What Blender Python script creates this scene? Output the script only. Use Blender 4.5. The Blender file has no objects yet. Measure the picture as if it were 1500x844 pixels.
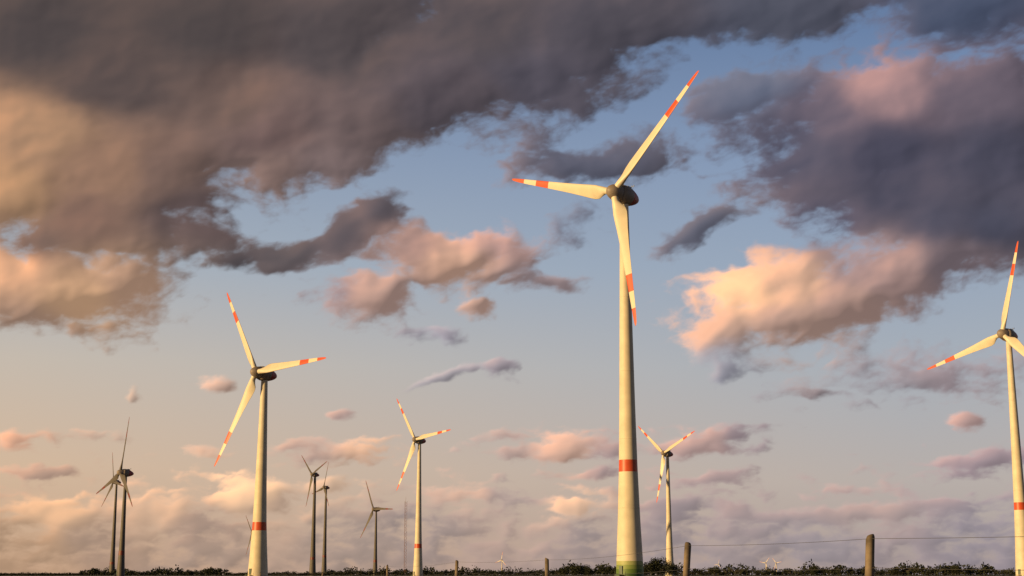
import bpy, math, random
import numpy as np
from mathutils import Vector, Matrix
random.seed(7)
scene=bpy.context.scene
scene.view_settings.view_transform='Standard'
scene.view_settings.look='None'
scene.view_settings.exposure=0
F=2100.0; HZ=842.0; CAMZ=1.0
PITCH=math.atan((HZ-422)/F)
cam=bpy.data.cameras.new("camera"); camo=bpy.data.objects.new("camera",cam); scene.collection.objects.link(camo)
cam.sensor_width=36; cam.lens=36*F/1500; cam.clip_start=0.1; cam.clip_end=200000
camo.location=(0,0,CAMZ); camo.rotation_euler=(math.pi/2+PITCH,0,0)
scene.camera=camo
cp,sp=math.cos(PITCH),math.sin(PITCH)
def ray(px,py):
    a=(px-750)/F; b=(422-py)/F
    return (a, cp-b*sp, sp+b*cp)
def lin(c):
    return tuple(((v/255)/12.92 if v/255<=0.04045 else ((v/255+0.055)/1.055)**2.4) for v in c)

# ---------------- materials
def newmat(name,col,rough=0.6,noise=0.0,scale=1.0,bump=0.0,metal=0.0,col2=None):
    m=bpy.data.materials.new(name); m.use_nodes=True
    nt=m.node_tree; b=nt.nodes["Principled BSDF"]
    b.inputs["Roughness"].default_value=rough; b.inputs["Metallic"].default_value=metal
    tc=nt.nodes.new("ShaderNodeTexCoord"); n=nt.nodes.new("ShaderNodeTexNoise")
    n.inputs["Scale"].default_value=scale; n.inputs["Detail"].default_value=6
    nt.links.new(tc.outputs["Object"],n.inputs["Vector"])
    mx=nt.nodes.new("ShaderNodeMix"); mx.data_type='RGBA'
    c2=col2 if col2 else tuple(v*(1-noise) for v in col)
    mx.inputs[6].default_value=(*col,1); mx.inputs[7].default_value=(*c2,1)
    mr=nt.nodes.new("ShaderNodeMapRange"); mr.inputs[1].default_value=0.35; mr.inputs[2].default_value=0.7
    nt.links.new(n.outputs[0],mr.inputs[0]); nt.links.new(mr.outputs[0],mx.inputs[0])
    nt.links.new(mx.outputs[2],b.inputs["Base Color"])
    if bump>0:
        bp=nt.nodes.new("ShaderNodeBump"); bp.inputs["Strength"].default_value=bump
        nt.links.new(n.outputs[0],bp.inputs["Height"]); nt.links.new(bp.outputs[0],b.inputs["Normal"])
    return m
M_white=newmat("tower_paint",(0.82,0.70,0.53),0.6,0.18,0.3)
M_shade=newmat("cloud_shadow_grey",(0.13,0.11,0.10),0.6,0.2,0.4)  # cloud shadow on the far turbines, put into the paint colour
M_blade=newmat("blade_paint",(0.82,0.71,0.55),0.45,0.12,0.3)
M_red=newmat("marking_red",(0.72,0.10,0.03),0.45,0.15,0.5)
M_nac=newmat("nacelle_grey",(0.36,0.29,0.25),0.5,0.25,0.5)
M_nacred=newmat("nacelle_red",(0.45,0.08,0.08),0.5,0.15,0.5)
M_metal=newmat("steel",(0.25,0.25,0.25),0.4,0.2,2,metal=0.7)
M_door=newmat("door_paint",(0.12,0.16,0.12),0.5,0.1,2)
GREENS=[newmat("tower_green_%d"%i,c,0.55,0.15,0.5) for i,c in enumerate([(0.06,0.12,0.03),(0.13,0.21,0.04),(0.25,0.32,0.08),(0.42,0.44,0.17)])]
M_lat=newmat("mast_paint",(0.30,0.15,0.11),0.6,0.2,1)

def mkobj(name,verts,faces,mats,midx=None,parent=None,smooth=True):
    me=bpy.data.meshes.new(name); me.from_pydata(verts,[],faces); 
    for m in mats: me.materials.append(m)
    if midx: me.polygons.foreach_set("material_index",midx)
    if smooth: me.polygons.foreach_set("use_smooth",[True]*len(me.polygons))
    me.update()
    o=bpy.data.objects.new(name,me); scene.collection.objects.link(o)
    if parent: o.parent=parent
    return o

# ---------------- blade
R=41.0
KEY=[(1.6,2.0,2.0,0,0),(3.2,2.0,2.0,10,0),(4.2,2.7,1.8,20,.5),(5.5,3.7,1.5,20,1),(7,4.1,1.25,18,1),(9,3.9,1.0,15,1),(12,3.4,.8,11,1),(17,2.8,.6,7,1),(22,2.35,.47,4,1),(28,1.9,.34,2,1),(34,1.45,.24,1,1),(38,1.1,.16,0,1),(40.1,.75,.1,0,1),(40.8,.42,.06,0,1),(41,.15,.03,0,1)]
def kinterp(r):
    for a,b in zip(KEY,KEY[1:]):
        if a[0]<=r<=b[0]:
            t=(r-a[0])/(b[0]-a[0]); return [a[i]+(b[i]-a[i])*t for i in range(5)]
    return KEY[-1]
def blade_mesh():
    rs=sorted(set([k[0] for k in KEY]+[25.8,30.9,35.9,2.4,6.2,8,10.5,14.5,19.5,24,32.5,36.9,39.2]))
    N=20; V=[];Fc=[];mi=[]
    for r in rs:
        _,c,t,tw,bl=kinterp(r)
        tw=math.radians(tw+3)
        for k in range(N):
            a=2*math.pi*k/N
            cx,cy=math.cos(a)*c/2,math.sin(a)*t/2
            s=(1-math.cos(a))/2
            ax=c*(0.32-s)
            th=5*t*(0.2969*math.sqrt(max(s,0))-0.126*s-0.3516*s*s+0.2843*s**3-0.1036*s**4)
            ay=(1 if math.sin(a)>=0 else -1)*th*(1.0 if math.sin(a)>=0 else .8)
            x=cx*(1-bl)+ax*bl; y=cy*(1-bl)+ay*bl
            X=x*math.cos(tw)+y*math.sin(tw); Y=-x*math.sin(tw)+y*math.cos(tw)
            pre=-0.9*(r/R)**2
            V.append((X,Y+pre,r))
    for i in range(len(rs)-1):
        rm=(rs[i]+rs[i+1])/2
        for k in range(N):
            k2=(k+1)%N
            Fc.append((i*N+k,i*N+k2,(i+1)*N+k2,(i+1)*N+k)); mi.append(1 if (rm>35.9 or 25.8<rm<30.9) else 0)
    Fc.append(tuple(range((len(rs)-1)*N,len(rs)*N))); mi.append(1)
    return V,Fc,mi
BV,BF,BM=blade_mesh()
def makeme(name,V,Fc,mi,mats):
    me=bpy.data.meshes.new(name); me.from_pydata(V,[],Fc)
    for m in mats: me.materials.append(m)
    me.polygons.foreach_set("material_index",mi); me.polygons.foreach_set("use_smooth",[True]*len(Fc)); me.update(); return me
blade_lit=makeme("blade",BV,BF,BM,[M_blade,M_red])
M_redshade=newmat("marking_red_shaded",(0.18,0.04,0.03),0.5,0.15,0.5)  # marking red darkened in colour as if under cloud shadow
blade_shaded=makeme("blade_shaded",BV,BF,BM,[M_shade,M_redshade])  # far-turbine blades with the cloud shadow painted in

def revolve(prof,N,axis='Y'):
    V=[];Fc=[];ys=[]
    for (y,r) in prof:
        for k in range(N):
            a=2*math.pi*k/N
            r2=max(r,0.01)
            V.append((r2*math.cos(a),y,r2*math.sin(a)) if axis=='Y' else (r2*math.cos(a),r2*math.sin(a),y))
    for i in range(len(prof)-1):
        for k in range(N):
            k2=(k+1)%N
            Fc.append((i*N+k,(i+1)*N+k,(i+1)*N+k2,i*N+k2) if axis=='Y' else (i*N+k,i*N+k2,(i+1)*N+k2,(i+1)*N+k)); ys.append((prof[i][0]+prof[i+1][0])/2)
    return V,Fc,ys
HUBY=-4.4
spin_prof=[(-7.0,0),(-6.9,.5),(-6.6,1.0),(-6.0,1.55),(-5.2,1.95),(-4.4,2.2),(-3.4,2.4),(-2.75,2.5),(-2.7,2.3)]
nac_prof=[(-2.72,2.2),(-2.65,2.6),(-1.6,2.85),(-0.3,2.9),(1.0,2.75),(1.5,2.66),(2.4,2.42),(3.6,2.0),(4.8,1.45),(5.6,.9),(5.95,.45),(6.05,0)]
sV,sF,sy=revolve(spin_prof,32); spin_me=makeme("spinner",sV,sF,[0]*len(sF),[M_nac])
nV,nF,ny=revolve(nac_prof,32); nac_me=makeme("nacelle",nV,nF,[1 if y>1.5 else 0 for y in ny],[M_nac,M_nacred])
def boxes(lst):
    V=[];Fc=[]
    for (cx,cy,cz,sx,sy_,sz) in lst:
        b=len(V)
        for dz in(-1,1):
            for dx,dy in((-1,-1),(1,-1),(1,1),(-1,1)): V.append((cx+dx*sx/2,cy+dy*sy_/2,cz+dz*sz/2))
        Fc+=[(b,b+3,b+2,b+1),(b+4,b+5,b+6,b+7)]+[(b+i,b+(i+1)%4,b+4+(i+1)%4,b+4+i) for i in range(4)]
    return V,Fc
eV,eF=boxes([(0,1.6,2.75,1.4,1.8,.6),(0.5,3.2,2.7,.08,.08,1.8),(0.5,3.2,3.5,.9,.07,.07),(0.1,3.2,3.65,.2,.2,.3),(.9,3.2,3.65,.2,.2,.25),(-0.6,2.8,2.4,.5,.5,.8)])
equip_me=makeme("roof_equipment",eV,eF,[0]*len(eF),[M_metal]); equip_me.polygons.foreach_set("use_smooth",[False]*len(eF))
TILT=math.radians(4)
def build_turbine(bx,by,H,alpha,phase,bandz=None,shaded=False,green=False,rb=3.7):
    root=bpy.data.objects.new("wind_turbine",None); scene.collection.objects.link(root)
    root.location=(bx,by,0); root.rotation_euler=(0,0,-alpha)
    P=[(0,1.0),(.06,.93),(.14,.82),(.28,.68),(.45,.575),(.61,.50),(.8,.41),(1,.325)]
    top=H-2.2
    def rad(z):
        t=z/top
        for a,b in zip(P,P[1:]):
            if t<=b[0]: return rb*(a[1]+(b[1]-a[1])*(t-a[0])/(b[0]-a[0]))
        return rb*P[-1][1]
    zs=[top*i/28 for i in range(29)]
    if green: zs+=[1.3,2.5,3.6,4.6]
    if bandz: zs+=[bandz-1.6,bandz+1.6]
    zs=sorted(set(zs))
    V,Fc,ym=revolve([(z,rad(z)) for z in zs]+[(top+.5,rb*.33)],40,'Z')
    mats=[M_shade if shaded else M_white,M_redshade if shaded else M_red]+GREENS
    mi=[]
    for z in ym:
        k=0
        if bandz and abs(z-bandz)<1.6: k=1
        if green:
            for j,zz in enumerate([1.3,2.5,3.6,4.6]):
                if z<zz: k=2+j; break
        mi.append(k)
    mkobj("tower",V,Fc,mats,mi,root)
    V=[];Fc=[]
    for t in (.18,.36,.54,.74):
        z=t*top; r=rad(z)+.03
        v,f,_=revolve([(z-.12,r-.03),(z-.1,r),(z+.1,r),(z+.12,r-.03)],40,'Z'); b=len(V); V+=v; Fc+=[tuple(i+b for i in q) for q in f]
    mkobj("section_joints",V,Fc,[M_shade if shaded else M_white],None,root)
    v,f=boxes([(0,-rad(1.5)-.02,2.2,1.1,.35,2.2),(0,-rad(0)-.9,.9,1.6,1.6,.15),(0,-rad(0)-2.0,.6,1.4,.35,.12),(0,-rad(0)-2.4,.3,1.4,.35,.12),(.7,-rad(0)-1.6,1.5,.05,.05,1.2),(-.7,-rad(0)-1.6,1.5,.05,.05,1.2)])
    mkobj("door_and_steps",v,f,[M_door],None,root,False)
    head=bpy.data.objects.new("head",None); scene.collection.objects.link(head); head.parent=root
    head.location=(0,0,H); head.rotation_euler=(-TILT,0,0)
    for nm,me in(("nacelle",nac_me),("spinner",spin_me),("roof_equipment",equip_me)):
        o=bpy.data.objects.new(nm,me); scene.collection.objects.link(o); o.parent=head
    for k in range(3):
        o=bpy.data.objects.new("blade_%d"%(k+1),blade_shaded if shaded else blade_lit); scene.collection.objects.link(o); o.parent=head
        o.location=(0,HUBY,0); o.rotation_euler=(0,phase+k*2*math.pi/3,0)
    return root
TURB=[(31.5,390.6,105.6,44,46,29.9,0,1,3.75),
(-97.4,560.2,78.5,40,88,19.3,0,0,3.9),
(216.5,617.3,103.4,54,14,29.6,0,0,3.7),
(-69.3,1076.4,99.8,46,84,21.8,0,0,3.7),
(128.9,1192.5,99.3,54,68,None,0,0,3.7),
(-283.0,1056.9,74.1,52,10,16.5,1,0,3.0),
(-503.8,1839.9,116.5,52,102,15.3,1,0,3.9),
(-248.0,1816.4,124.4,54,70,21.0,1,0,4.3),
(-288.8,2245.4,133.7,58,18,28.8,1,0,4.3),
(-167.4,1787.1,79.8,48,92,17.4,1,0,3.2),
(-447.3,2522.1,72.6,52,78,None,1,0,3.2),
(-50,7200,72,40,10,None,0,0,3.9),(1470,8450,68,40,40,None,0,0,3.9),(1630,9000,72,40,80,None,0,0,3.9),(1780,12600,90,40,20,None,0,0,3.9)]
for (x,y,H,al,ph,bz,sh,gr,rb) in TURB: build_turbine(x,y,H,math.radians(al),math.radians(ph),bz,bool(sh),bool(gr),rb)

# ---------------- lattice mast
def tubes(segs,r,n=4):
    V=[];Fc=[]
    for a,b in segs:
        a=Vector(a);b=Vector(b);d=(b-a).normalized()
        u=d.orthogonal().normalized();w=d.cross(u);k0=len(V)
        for p in(a,b):
            for k in range(n):
                t=2*math.pi*k/n; V.append(tuple(p+u*r*math.cos(t)+w*r*math.sin(t)))
        for k in range(n): Fc.append((k0+k,k0+(k+1)%n,k0+n+(k+1)%n,k0+n+k))
    return V,Fc
segs=[];Hm=98;w=1.9
cs=[(w*math.cos(t),w*math.sin(t)) for t in(0.3,0.3+2.094,0.3+4.189)]
for c in cs: segs.append(((*c,0),(*c,Hm)))
nz=24
for i in range(nz):
    z0,z1=Hm*i/nz,Hm*(i+1)/nz
    for k in range(3):
        a,b=cs[k],cs[(k+1)%3]
        segs.append(((*a,z0),(*b,z1)) if i%2 else ((*b,z0),(*a,z1)))
segs.append(((0,0,Hm),(0,0,Hm+6)))
V,Fc=tubes(segs,.13)
mast=mkobj("lattice_mast",V,Fc,[M_lat],None,None,False)
D=1950; mast.location=((593-750)/2140*D,D,0)

# ---------------- fence
M_wood=newmat("weathered_wood",(0.26,0.195,0.14),0.85,0,6,0.6,col2=(0.10,0.075,0.055))
M_wire=newmat("galvanised_wire",(0.14,0.13,0.12),0.5,0.2,3,metal=0.5)
fence=bpy.data.objects.new("wire_fence",None); scene.collection.objects.link(fence)
posts=[(7.6,12.5,1.47,.0),(4.58,19.0,1.50,.05),(2.85,24.6,1.52,.06),(0.98,41,1.45,0.0),(-2.0,52,1.49,.02),(-6.35,75,1.46,-.03),(-13,100,1.2,.03),(-22,128,1.15,-.02)]
tops=[]
for i,(x,y,h,ln) in enumerate(posts):
    V=[];Fc=[];N=14; r0=.062
    zs=[-.2,0,.3,.6,.9,1.2,h-.03,h]
    for j,z in enumerate(zs):
        for k in range(N):
            a=2*math.pi*k/N
            r=r0*(1-.06*z)*(1+.06*math.sin(3*a+i)+random.uniform(-.03,.03))
            if j==len(zs)-1: r*=.86
            zz=z+(.022*math.cos(a+i) if j>=len(zs)-2 else 0)
            V.append((r*math.cos(a)+ln*z/1.5*2.0,r*math.sin(a),zz))
    for j in range(len(zs)-1):
        for k in range(N):
            Fc.append((j*N+k,j*N+(k+1)%N,(j+1)*N+(k+1)%N,(j+1)*N+k))
    Fc.append(tuple(range((len(zs)-1)*N,len(zs)*N)))
    o=mkobj("post_%d"%(i+1),V,Fc,[M_wood],None,fence); o.location=(x,y,0)
    tops.append((x+ln*1.9,y-.065,h))
segs=[]
for dz in(.04,.42,.8,1.1):
    for a,b in zip(tops,tops[1:]):
        n=12;pr=None
        L=math.hypot(a[0]-b[0],a[1]-b[1])
        for j in range(n+1):
            t=j/n; p=(a[0]+(b[0]-a[0])*t,a[1]+(b[1]-a[1])*t,a[2]+(b[2]-a[2])*t-dz*a[2]/1.5-4*t*(1-t)*.004*L)
            if pr: segs.append((pr,p))
            pr=p
V,Fc=tubes(segs,.0028,5); mkobj("wires",V,Fc,[M_wire],None,fence)

# ---------------- ground
M_ground=newmat("field_grass",(0.05,0.06,0.022),0.95,0,0.6,0.4,col2=(0.07,0.055,0.03))
V=[];Fc=[]
S=[-50000,-8000,-2000,-600,-150,-40,0,40,150,600,2000,8000,50000]
for y in S:
    for x in S: V.append((x,y,0))
n=len(S)
for j in range(n-1):
    for i in range(n-1): Fc.append((j*n+i,j*n+i+1,(j+1)*n+i+1,(j+1)*n+i))
mkobj("ground",V,Fc,[M_ground],None,None,False)

# ---------------- trees
M_leaf=newmat("foliage",(0.040,0.044,0.018),0.9,0,0.15,0,col2=(0.015,0.018,0.009))
M_bark=newmat("bark",(0.05,0.038,0.028),0.9,0.3,3,0.3)
def crown(V,Fc,mi,x,y,h,w,nl,q):
    lobes=[(random.uniform(-.32,.32)*w,random.uniform(-.32,.32)*w,h*random.uniform(.42,.82),random.uniform(.2,.34)*w) for _ in range(7)]
    for _ in range(nl):
        l=random.choice(lobes)
        d=Vector((random.gauss(0,1),random.gauss(0,1),random.gauss(0,1))).normalized()*l[3]*random.uniform(.4,1.08)
        c=Vector((x+l[0]+d.x,y+l[1]+d.y,max(h*.1,l[2]+d.z*.9)))
        u=Vector((random.gauss(0,1),random.gauss(0,1),random.gauss(0,1))).normalized();v=u.orthogonal().normalized()
        s=q*random.uniform(.5,1.2); b=len(V)
        V+= [tuple(c+u*s),tuple(c+v*s*.7),tuple(c-u*s),tuple(c-v*s*.7)]; Fc.append((b,b+1,b+2,b+3)); mi.append(0)
    segs=[((x,y,0),(x,y,h*.55))]+[((x,y,h*.35),(x+l[0],y+l[1],l[2])) for l in lobes[:5]]
    v,f=tubes(segs,w*.022,5); b=len(V); V+=v; Fc+=[tuple(i+b for i in g) for g in f]; mi+= [1]*len(f)
def tree(px,hpx,D,wf=1.3):
    V=[];Fc=[];mi=[]; h=hpx*D/2140+CAMZ
    crown(V,Fc,mi,0,0,h,h*wf,1900,h*.05)
    o=mkobj("tree",V,Fc,[M_leaf,M_bark],mi,None,False); o.location=((px-750)/2140*D,D,0)
for a in((845,17,620),(861,12,640),(829,11,650),(888,12,700),(903,10,690),(962,22,600),(980,17,610),(948,13,640),(306,9,700),(280,7,720),(1197,12,800),(1047,11,800),(1310,10,820),(1400,12,790)): tree(*a)
V=[];Fc=[];mi=[]
def hp(px):
    if px<120: return 1.5
    if px<330: return 6
    if px<480: return 3
    if px<820: return 6
    if px<1000: return 10
    if px<1180: return 8
    return 10
for row in range(2):
    px=-250
    while px<1750:
        D=random.uniform(1300,2000); h=max(2.4,hp(px)*random.choice((.6,.65,.75,.9,1.4))*(.75 if row else 1)*D/2140+1); w=h*random.uniform(1.5,2.8)
        crown(V,Fc,mi,(px-750)/2140*D,D,h,w,120,h*.17)
        px+=w*2140/D*.40
mkobj("distant_trees",V,Fc,[M_leaf,M_bark],mi,None,False)

# ---------------- sun
SUN_AZ=math.radians(62)
SUN_EL=math.radians(9)
to_sun=Vector((-math.sin(SUN_AZ)*math.cos(SUN_EL),-math.cos(SUN_AZ)*math.cos(SUN_EL),math.sin(SUN_EL)))
L=bpy.data.lights.new("sun",'SUN'); L.energy=5.0; L.angle=math.radians(0.5); L.color=(1,.68,.29)
lo=bpy.data.objects.new("sun",L); scene.collection.objects.link(lo); lo.rotation_euler=to_sun.to_track_quat('Z','Y').to_euler()

# ---------------- cloud layer (sky) : curved sheet 60 km out, open towards the sun
rng=np.random.RandomState(11)
PERM=rng.permutation(1024); ANG=rng.rand(1024)*2*np.pi; GX=np.cos(ANG);GY=np.sin(ANG)
def perlin(x,y,seed=0):
    xi=np.floor(x).astype(np.int64); yi=np.floor(y).astype(np.int64)
    xf=x-xi; yf=y-yi
    def gr(ix,iy,dx,dy):
        h=PERM[(PERM[(ix+seed*37)&1023]+iy)&1023]; return GX[h]*dx+GY[h]*dy
    u=xf*xf*xf*(xf*(xf*6-15)+10); v=yf*yf*yf*(yf*(yf*6-15)+10)
    a=gr(xi,yi,xf,yf);b=gr(xi+1,yi,xf-1,yf);c=gr(xi,yi+1,xf,yf-1);d=gr(xi+1,yi+1,xf-1,yf-1)
    return (a+(b-a)*u)+((c+(d-c)*u)-(a+(b-a)*u))*v
def fbm(x,y,oct,gain=.5,seed=0,bill=False):
    s=0;a=1;t=0
    for o in range(oct):
        n=perlin(x+o*17.3,y-o*9.1,seed+o)*1.5
        if bill: n=1-2*np.abs(n)*1.4
        s=s+a*n;t+=a;a*=gain;x=x*2.03;y=y*2.03
    return s/t*1.6
st=.016
fine=np.arange(-7.8,7.8,st)
side_=[];c=7.8;d=.03
while c<33: side_.append(c); d=min(d*1.04,.25); c+=d
side_=np.array(side_)
us=np.concatenate([-side_[::-1],fine[1:],side_])
vf=np.arange(-.1,9.4,st); up=[];c=vf[-1];d=.03
while c<40: d=min(d*1.05,.8); c+=d; up.append(c)
vs=np.concatenate([[-.6,-.3],vf,up])
U,Vv=np.meshgrid(us,vs)
def smooth(x,a,b):
    t=np.clip((x-a)/(b-a),0,1); return t*t*(3-2*t)
def p2uv(px,py):
    d=ray(px,py); return math.atan2(d[0],d[1])*21, d[2]/math.hypot(d[0],d[1])*21
COV=[(230,30,700,210,0,1.8),(80,210,400,165,0,1.7),(330,175,360,130,8,1.7),(600,120,420,125,12,1.6),(750,130,240,80,14,1.1),(430,250,170,50,12,.8),(950,10,560,84,0,1.5),(1480,10,240,85,0,1.0),
(1310,190,280,125,0,1.6),(1380,280,220,110,10,1.4),(1440,330,190,90,20,1.4),(1190,435,240,78,14,1.2),(400,368,130,34,6,1.2),(520,325,95,36,28,1.3),(665,370,130,66,0,1.1),
(80,430,180,68,0,1.2),(540,435,80,38,10,.8),(695,450,40,20,0,.8),(805,415,62,17,0,.6),(1020,345,56,38,10,.8),(880,240,145,38,8,.8),
(170,330,210,52,0,1.0),(1400,535,170,44,5,.45),(820,655,100,24,8,.8),(490,660,90,20,0,.7),(1030,645,100,22,5,.75),(1050,702,70,12,5,.6),
(1440,675,80,20,10,.6),(10,645,34,15,0,.7),(60,688,52,11,0,.6),(180,577,18,11,0,.6),(322,563,26,14,0,.7),(508,601,20,10,0,.6),
(730,546,26,12,0,.6),(640,560,36,9,20,.45),(635,495,50,15,-15,.5),(1050,545,30,18,30,.5),(850,330,70,26,30,.45),(1110,120,110,36,10,.5),
(310,660,36,10,0,.6),(90,760,85,32,0,1.0),(365,730,60,34,0,1.1),(240,757,110,24,0,.9),(480,710,46,17,0,.8),(680,722,100,16,0,.7),(830,744,36,18,0,.8),
(860,690,70,12,0,.6),(1210,580,60,12,0,.4),(1410,615,24,14,0,.7),(1270,750,260,18,3,.7),(990,744,130,14,0,.7),(750,640,60,12,10,.5),(100,640,60,7,0,.3)]
def blobfield(x,y,lst,base):
    out=np.full(x.shape,base)
    for px,py,rx,ry,rot,w in lst:
        u0,v0=p2uv(px,py); dx=x-u0;dy=y-v0
        m=(np.abs(dx)<max(rx,ry)/100*1.6)&(np.abs(dy)<max(rx,ry)/100*1.6)
        c,s=math.cos(math.radians(rot)),math.sin(math.radians(rot))
        a=(dx[m]*c+dy[m]*s)/(rx/100); b=(-dx[m]*s+dy[m]*c)/(ry/100)
        out[m]=np.maximum(out[m],w*(1-np.sqrt(a*a+b*b)))
    return out
FX=np.fft.rfftfreq(U.shape[1])[None,:]; FY=np.fft.fftfreq(U.shape[0])[:,None]
def blur(a,s):
    return np.fft.irfft2(np.fft.rfft2(a)*np.exp(-2*(np.pi*s)**2*(FX*FX+FY*FY)),s=a.shape)
hi=smooth(Vv,1.5,3.4)
ca,sa=math.cos(math.radians(14)),math.sin(math.radians(14))
xr=U*ca+Vv*sa; yr=-U*sa+Vv*ca
w1=fbm(U*.55,Vv*.9,5,.48,1); w2=fbm(U*.55+40,Vv*.9+7,5,.48,5)
wf1=fbm(U*2.2,Vv*3.2,4,.5,9); wf2=fbm(U*2.2+31,Vv*3.2+7,4,.5,13)
amp=.10+.34*hi
x=U+w1*amp+wf1*.08; y=Vv+w2*amp*.6+wf2*.045
cov=blobfield(x,y,COV,-.5)
bank=np.minimum(.58-.52*y+.14*w1,.28)
cov=np.maximum(cov,bank)
gen=fbm(U*.16+3,Vv*.22+9,4,.5,21)*1.2-.15
mask=np.maximum(smooth(np.abs(U),8.2,12),smooth(Vv,9.2,12))
cov=cov+(gen-cov)*mask
nA=fbm((xr+w1*.5)*.6,(yr+w2*.35)*1.25,9,.53,31)
nB=fbm((U+wf1*.10)*1.7,(Vv+wf2*.06)*5.4,7,.53,47)
nBill=fbm((U+wf1*.08)*1.9,(Vv+wf2*.06)*3.0,6,.5,61,True)
nz=nA*hi+nB*(1-hi)
amp2=.62*hi+.46*(1-hi)
den=cov+nz*amp2+(nBill-.2)*.12
alpha=smooth(den,-.13,.44)
fineN=fbm(xr*6,yr*11,5,.55,71)
alpha=np.clip(alpha+fineN*.20*alpha*(1-alpha)*4,0,1)
ht=1-np.exp(-np.clip(den+.15,0,None)*1.5)
ht=ht+nBill*.12+nz*.14
rel=0
for s,wt in ((1.5,.65),(3.5,.95),(9.0,1.1),(22.0,1.1),(45.0,.7)):
    hs=blur(ht,s); gy_,gx_=np.gradient(hs,vs,us)
    q=(gx_*.85-gy_*.5)*s*st*3.4
    rel=rel+wt*np.tanh(q)
PTS=[(60,50,(80,70,68)),(300,40,(80,70,68)),(180,120,(90,76,72)),(330,150,(116,94,85)),(500,60,(85,75,75)),(700,40,(83,75,78)),(900,20,(83,77,84)),(1150,20,(84,85,98)),(1400,10,(74,82,104)),
(60,200,(172,134,104)),(20,280,(184,142,106)),(150,250,(154,119,97)),(130,320,(132,102,88)),(250,250,(130,103,91)),(400,200,(126,101,95)),(400,260,(150,122,112)),(520,200,(116,97,94)),(500,250,(140,118,114)),(650,150,(98,86,90)),(800,120,(92,85,94)),(300,320,(108,88,85)),(60,350,(118,95,85)),
(420,360,(90,81,83)),(340,390,(90,80,82)),(560,300,(92,83,88)),(480,340,(87,79,84)),(660,380,(214,168,142)),(600,350,(170,136,126)),(740,350,(176,141,133)),(540,435,(194,156,140)),(490,430,(140,124,128)),(695,450,(204,164,145)),(810,415,(170,147,146)),
(30,400,(208,160,126)),(120,430,(230,180,138)),(200,420,(206,162,132)),(50,480,(188,150,126)),(300,410,(150,125,115)),
(860,240,(92,92,107)),(1020,345,(96,96,110)),(850,330,(120,120,134)),(1110,120,(98,104,124)),
(1200,160,(100,91,104)),(1310,130,(154,125,127)),(1420,140,(106,94,105)),(1150,220,(80,78,94)),(1300,230,(75,72,88)),(1300,290,(75,72,87)),(1450,230,(77,74,89)),(1200,330,(84,80,96)),(1440,330,(75,74,90)),(1360,330,(80,77,92)),
(1030,470,(200,160,138)),(1090,430,(234,185,145)),(1160,410,(212,168,140)),(1150,470,(192,155,138)),(1240,440,(184,148,134)),(1320,400,(174,141,133)),(1400,390,(138,119,123)),(1250,380,(154,130,129)),
(1400,535,(158,142,146)),(1300,560,(156,146,151)),(640,495,(164,157,166)),(730,546,(158,147,153)),(640,560,(168,160,164)),(1050,545,(148,146,156)),(322,563,(206,170,150)),(508,601,(176,150,142)),(180,577,(190,164,146)),
(820,650,(206,166,146)),(740,640,(172,149,142)),(880,670,(166,143,141)),(540,650,(226,180,148)),(440,660,(172,147,136)),(1030,645,(176,147,141)),(1100,635,(156,138,142)),(1050,702,(166,145,144)),(1440,675,(156,138,144)),(1410,612,(180,149,143)),(15,645,(206,160,134)),(60,688,(178,147,130)),
(365,718,(234,192,154)),(420,740,(190,160,138)),(90,750,(216,174,138)),(240,745,(204,168,140)),(300,775,(156,133,121)),(150,795,(154,130,115)),(40,805,(166,135,109)),(480,706,(204,172,146)),(680,715,(190,160,144)),(830,740,(220,180,150)),(760,720,(162,144,140)),(620,770,(146,132,130)),(500,790,(148,133,127)),(850,790,(146,133,134)),(1000,765,(144,131,136)),(1250,745,(164,144,142)),(1200,800,(142,134,142)),(1450,780,(140,132,143)),(1000,820,(148,138,142)),(300,830,(160,139,127))]
num=np.zeros(U.shape+(3,)); dnm=np.zeros(U.shape)
xs=U+w1*.25; ys=(Vv+w2*.15)
for px,py,c in PTS:
    u0,v0=p2uv(px,py); 
    sc=.45 if v0>2.3 else .26
    d2=((xs-u0)**2+((ys-v0)*1.5)**2)
    q=d2/sc**2+.35
    wgt=1/(q*q)
    num+=wgt[...,None]*np.array(lin(c)); dnm+=wgt
col=num/dnm[...,None]
lum=col.mean(-1); bright=smooth(lum,.10,.45)
k=rel*(.27+.24*bright)*(.70+.30*hi)+nz*.05
k=np.clip(1+k,.5,1.55)
warm=np.clip(k-1,-.5,.6)
pos=np.clip(warm,0,None); neg=np.clip(warm,None,0)
tint=np.stack([1+.22*pos+.06*neg,1-.03*pos,1-.24*pos-.10*neg],-1)
col=col*k[...,None]*tint
thin=(1-smooth(den,.05,.6))*.16
col=col*(1+thin[...,None])
a=alpha*(.97-.24*(1-smooth(Vv,.0,1.8)))
edge=(1-smooth(np.abs(U),28,33))*(1-smooth(Vv,30,39))
a=a*edge
RD=60000.0
az=U/21; te=Vv/21; r=RD/np.sqrt(1+te*te)
X=np.sin(az)*r;Y=np.cos(az)*r;Z=te*r
nV_,nU_=U.shape; NVt=nU_*nV_
idx=np.arange(NVt).reshape(nV_,nU_)
quads=np.stack([idx[:-1,:-1],idx[:-1,1:],idx[1:,1:],idx[1:,:-1]],-1).reshape(-1)
nf=len(quads)//4
me=bpy.data.meshes.new("sky")
me.vertices.add(NVt); me.vertices.foreach_set("co",np.stack([X,Y,Z],-1).astype(np.float32).ravel())
me.loops.add(len(quads)); me.loops.foreach_set("vertex_index",quads.astype(np.int32))
me.polygons.add(nf); me.polygons.foreach_set("loop_start",np.arange(0,nf*4,4,dtype=np.int32)); me.polygons.foreach_set("loop_total",np.full(nf,4,dtype=np.int32))
me.update(calc_edges=True)
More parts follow.
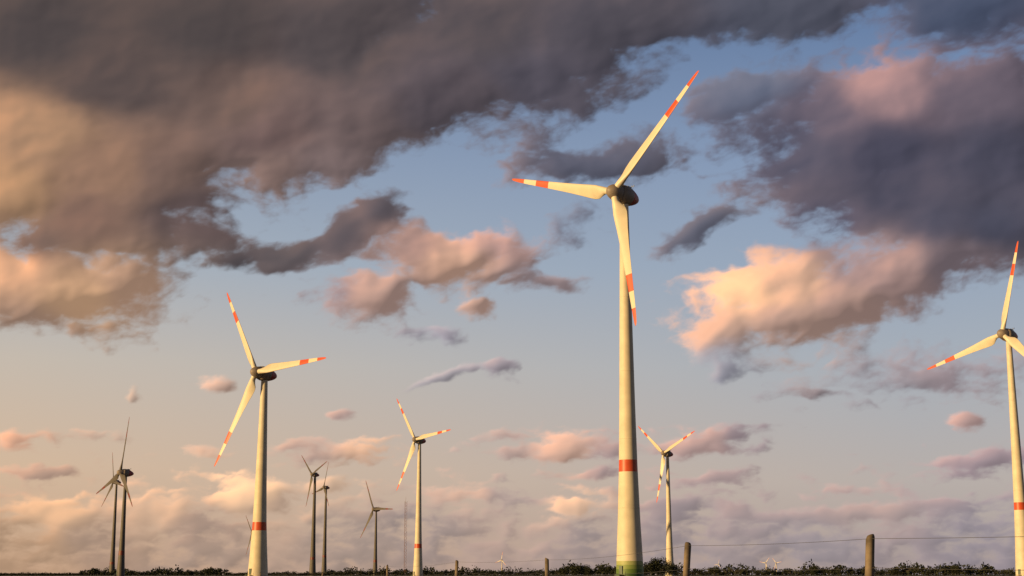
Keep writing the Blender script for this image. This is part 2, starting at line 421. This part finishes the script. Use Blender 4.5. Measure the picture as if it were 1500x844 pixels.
at=me.attributes.new("cloud",'FLOAT_COLOR','POINT')
at.data.foreach_set("color",np.concatenate([col,a[...,None]],-1).astype(np.float32).ravel())
sk=bpy.data.objects.new("sky",me); scene.collection.objects.link(sk)
mt=bpy.data.materials.new("clouds"); mt.use_nodes=True; nt=mt.node_tree
for n in list(nt.nodes): nt.nodes.remove(n)
an=nt.nodes.new("ShaderNodeAttribute"); an.attribute_name="cloud"
em=nt.nodes.new("ShaderNodeEmission"); tr=nt.nodes.new("ShaderNodeBsdfTransparent"); mx=nt.nodes.new("ShaderNodeMixShader"); ou=nt.nodes.new("ShaderNodeOutputMaterial")
nt.links.new(an.outputs["Color"],em.inputs[0]); nt.links.new(an.outputs["Alpha"],mx.inputs[0]); nt.links.new(tr.outputs[0],mx.inputs[1]); nt.links.new(em.outputs[0],mx.inputs[2]); nt.links.new(mx.outputs[0],ou.inputs[0])
mt.cycles.emission_sampling='NONE'
me.materials.append(mt)

# ---------------- world: clear evening sky
W=bpy.data.worlds.new("World"); scene.world=W; W.use_nodes=True
nt=W.node_tree
for n in list(nt.nodes): nt.nodes.remove(n)
def link(a,sock):
    if isinstance(a,(int,float,tuple)): sock.default_value=a
    else: nt.links.new(a,sock)
def m(op,a,b=0.0,c=0.0):
    n=nt.nodes.new("ShaderNodeMath"); n.operation=op
    link(a,n.inputs[0]); link(b,n.inputs[1]); link(c,n.inputs[2]); return n.outputs[0]
def mr(v,a,b,c=0.0,d=1.0):
    n=nt.nodes.new("ShaderNodeMapRange"); link(v,n.inputs[0])
    for i,x in enumerate((a,b,c,d)): n.inputs[i+1].default_value=x
    return n.outputs[0]
def ramp(v,stops,vmax):
    n=nt.nodes.new("ShaderNodeValToRGB"); cr=n.color_ramp
    while len(cr.elements)>1: cr.elements.remove(cr.elements[-1])
    for i,(p,c) in enumerate(stops):
        e=cr.elements[0] if i==0 else cr.elements.new(p/vmax)
        e.position=p/vmax; e.color=(*lin(c),1)
    link(m('DIVIDE',v,vmax),n.inputs[0]); return n.outputs[0]
def mix(f,a,b):
    n=nt.nodes.new("ShaderNodeMix"); n.data_type='RGBA'; link(f,n.inputs[0]); link(a,n.inputs[6]); link(b,n.inputs[7]); return n.outputs[2]
tc=nt.nodes.new("ShaderNodeTexCoord"); sx=nt.nodes.new("ShaderNodeSeparateXYZ"); nt.links.new(tc.outputs["Generated"],sx.inputs[0])
x_,y_,z_=sx.outputs[0:3]
h=m('SQRT',m('ADD',m('MULTIPLY',x_,x_),m('MULTIPLY',y_,y_)))
v=m('MULTIPLY',m('DIVIDE',z_,m('MAXIMUM',h,.2)),21.0)
side=mr(m('DIVIDE',x_,m('MAXIMUM',h,.05)),-.33,.27)
skyL=ramp(v,[(0,(204,166,136)),(1.5,(214,185,158)),(3,(200,188,175)),(4.5,(170,179,189)),(7,(130,148,175)),(12,(50,62,86)),(16,(28,31,42))],16)
skyR=ramp(v,[(0,(170,154,151)),(1.3,(184,174,170)),(3,(168,175,185)),(4.5,(150,166,188)),(6,(134,154,185)),(8,(106,130,168)),(12,(44,60,88)),(16,(26,31,44))],16)
sky=mix(side,skyL,skyR)
back=mr(m('DIVIDE',y_,m('MAXIMUM',h,.05)),-.3,.6,4.2,10.0)   # sky dimmed behind the viewer to cut fill light on the towers
sc=nt.nodes.new("ShaderNodeVectorMath"); sc.operation='SCALE'; nt.links.new(sky,sc.inputs[0]); nt.links.new(back,sc.inputs["Scale"])
ns=nt.nodes.new("ShaderNodeTexSky"); ns.sky_type='NISHITA'; ns.sun_disc=False; ns.sun_elevation=SUN_EL
ns.sun_rotation=math.atan2(to_sun.x,to_sun.y)
fin=mix(.06,sc.outputs[0],ns.outputs[0])
bg=nt.nodes.new("ShaderNodeBackground"); bg.inputs[1].default_value=.1; nt.links.new(fin,bg.inputs[0])
wo=nt.nodes.new("ShaderNodeOutputWorld"); nt.links.new(bg.outputs[0],wo.inputs[0])
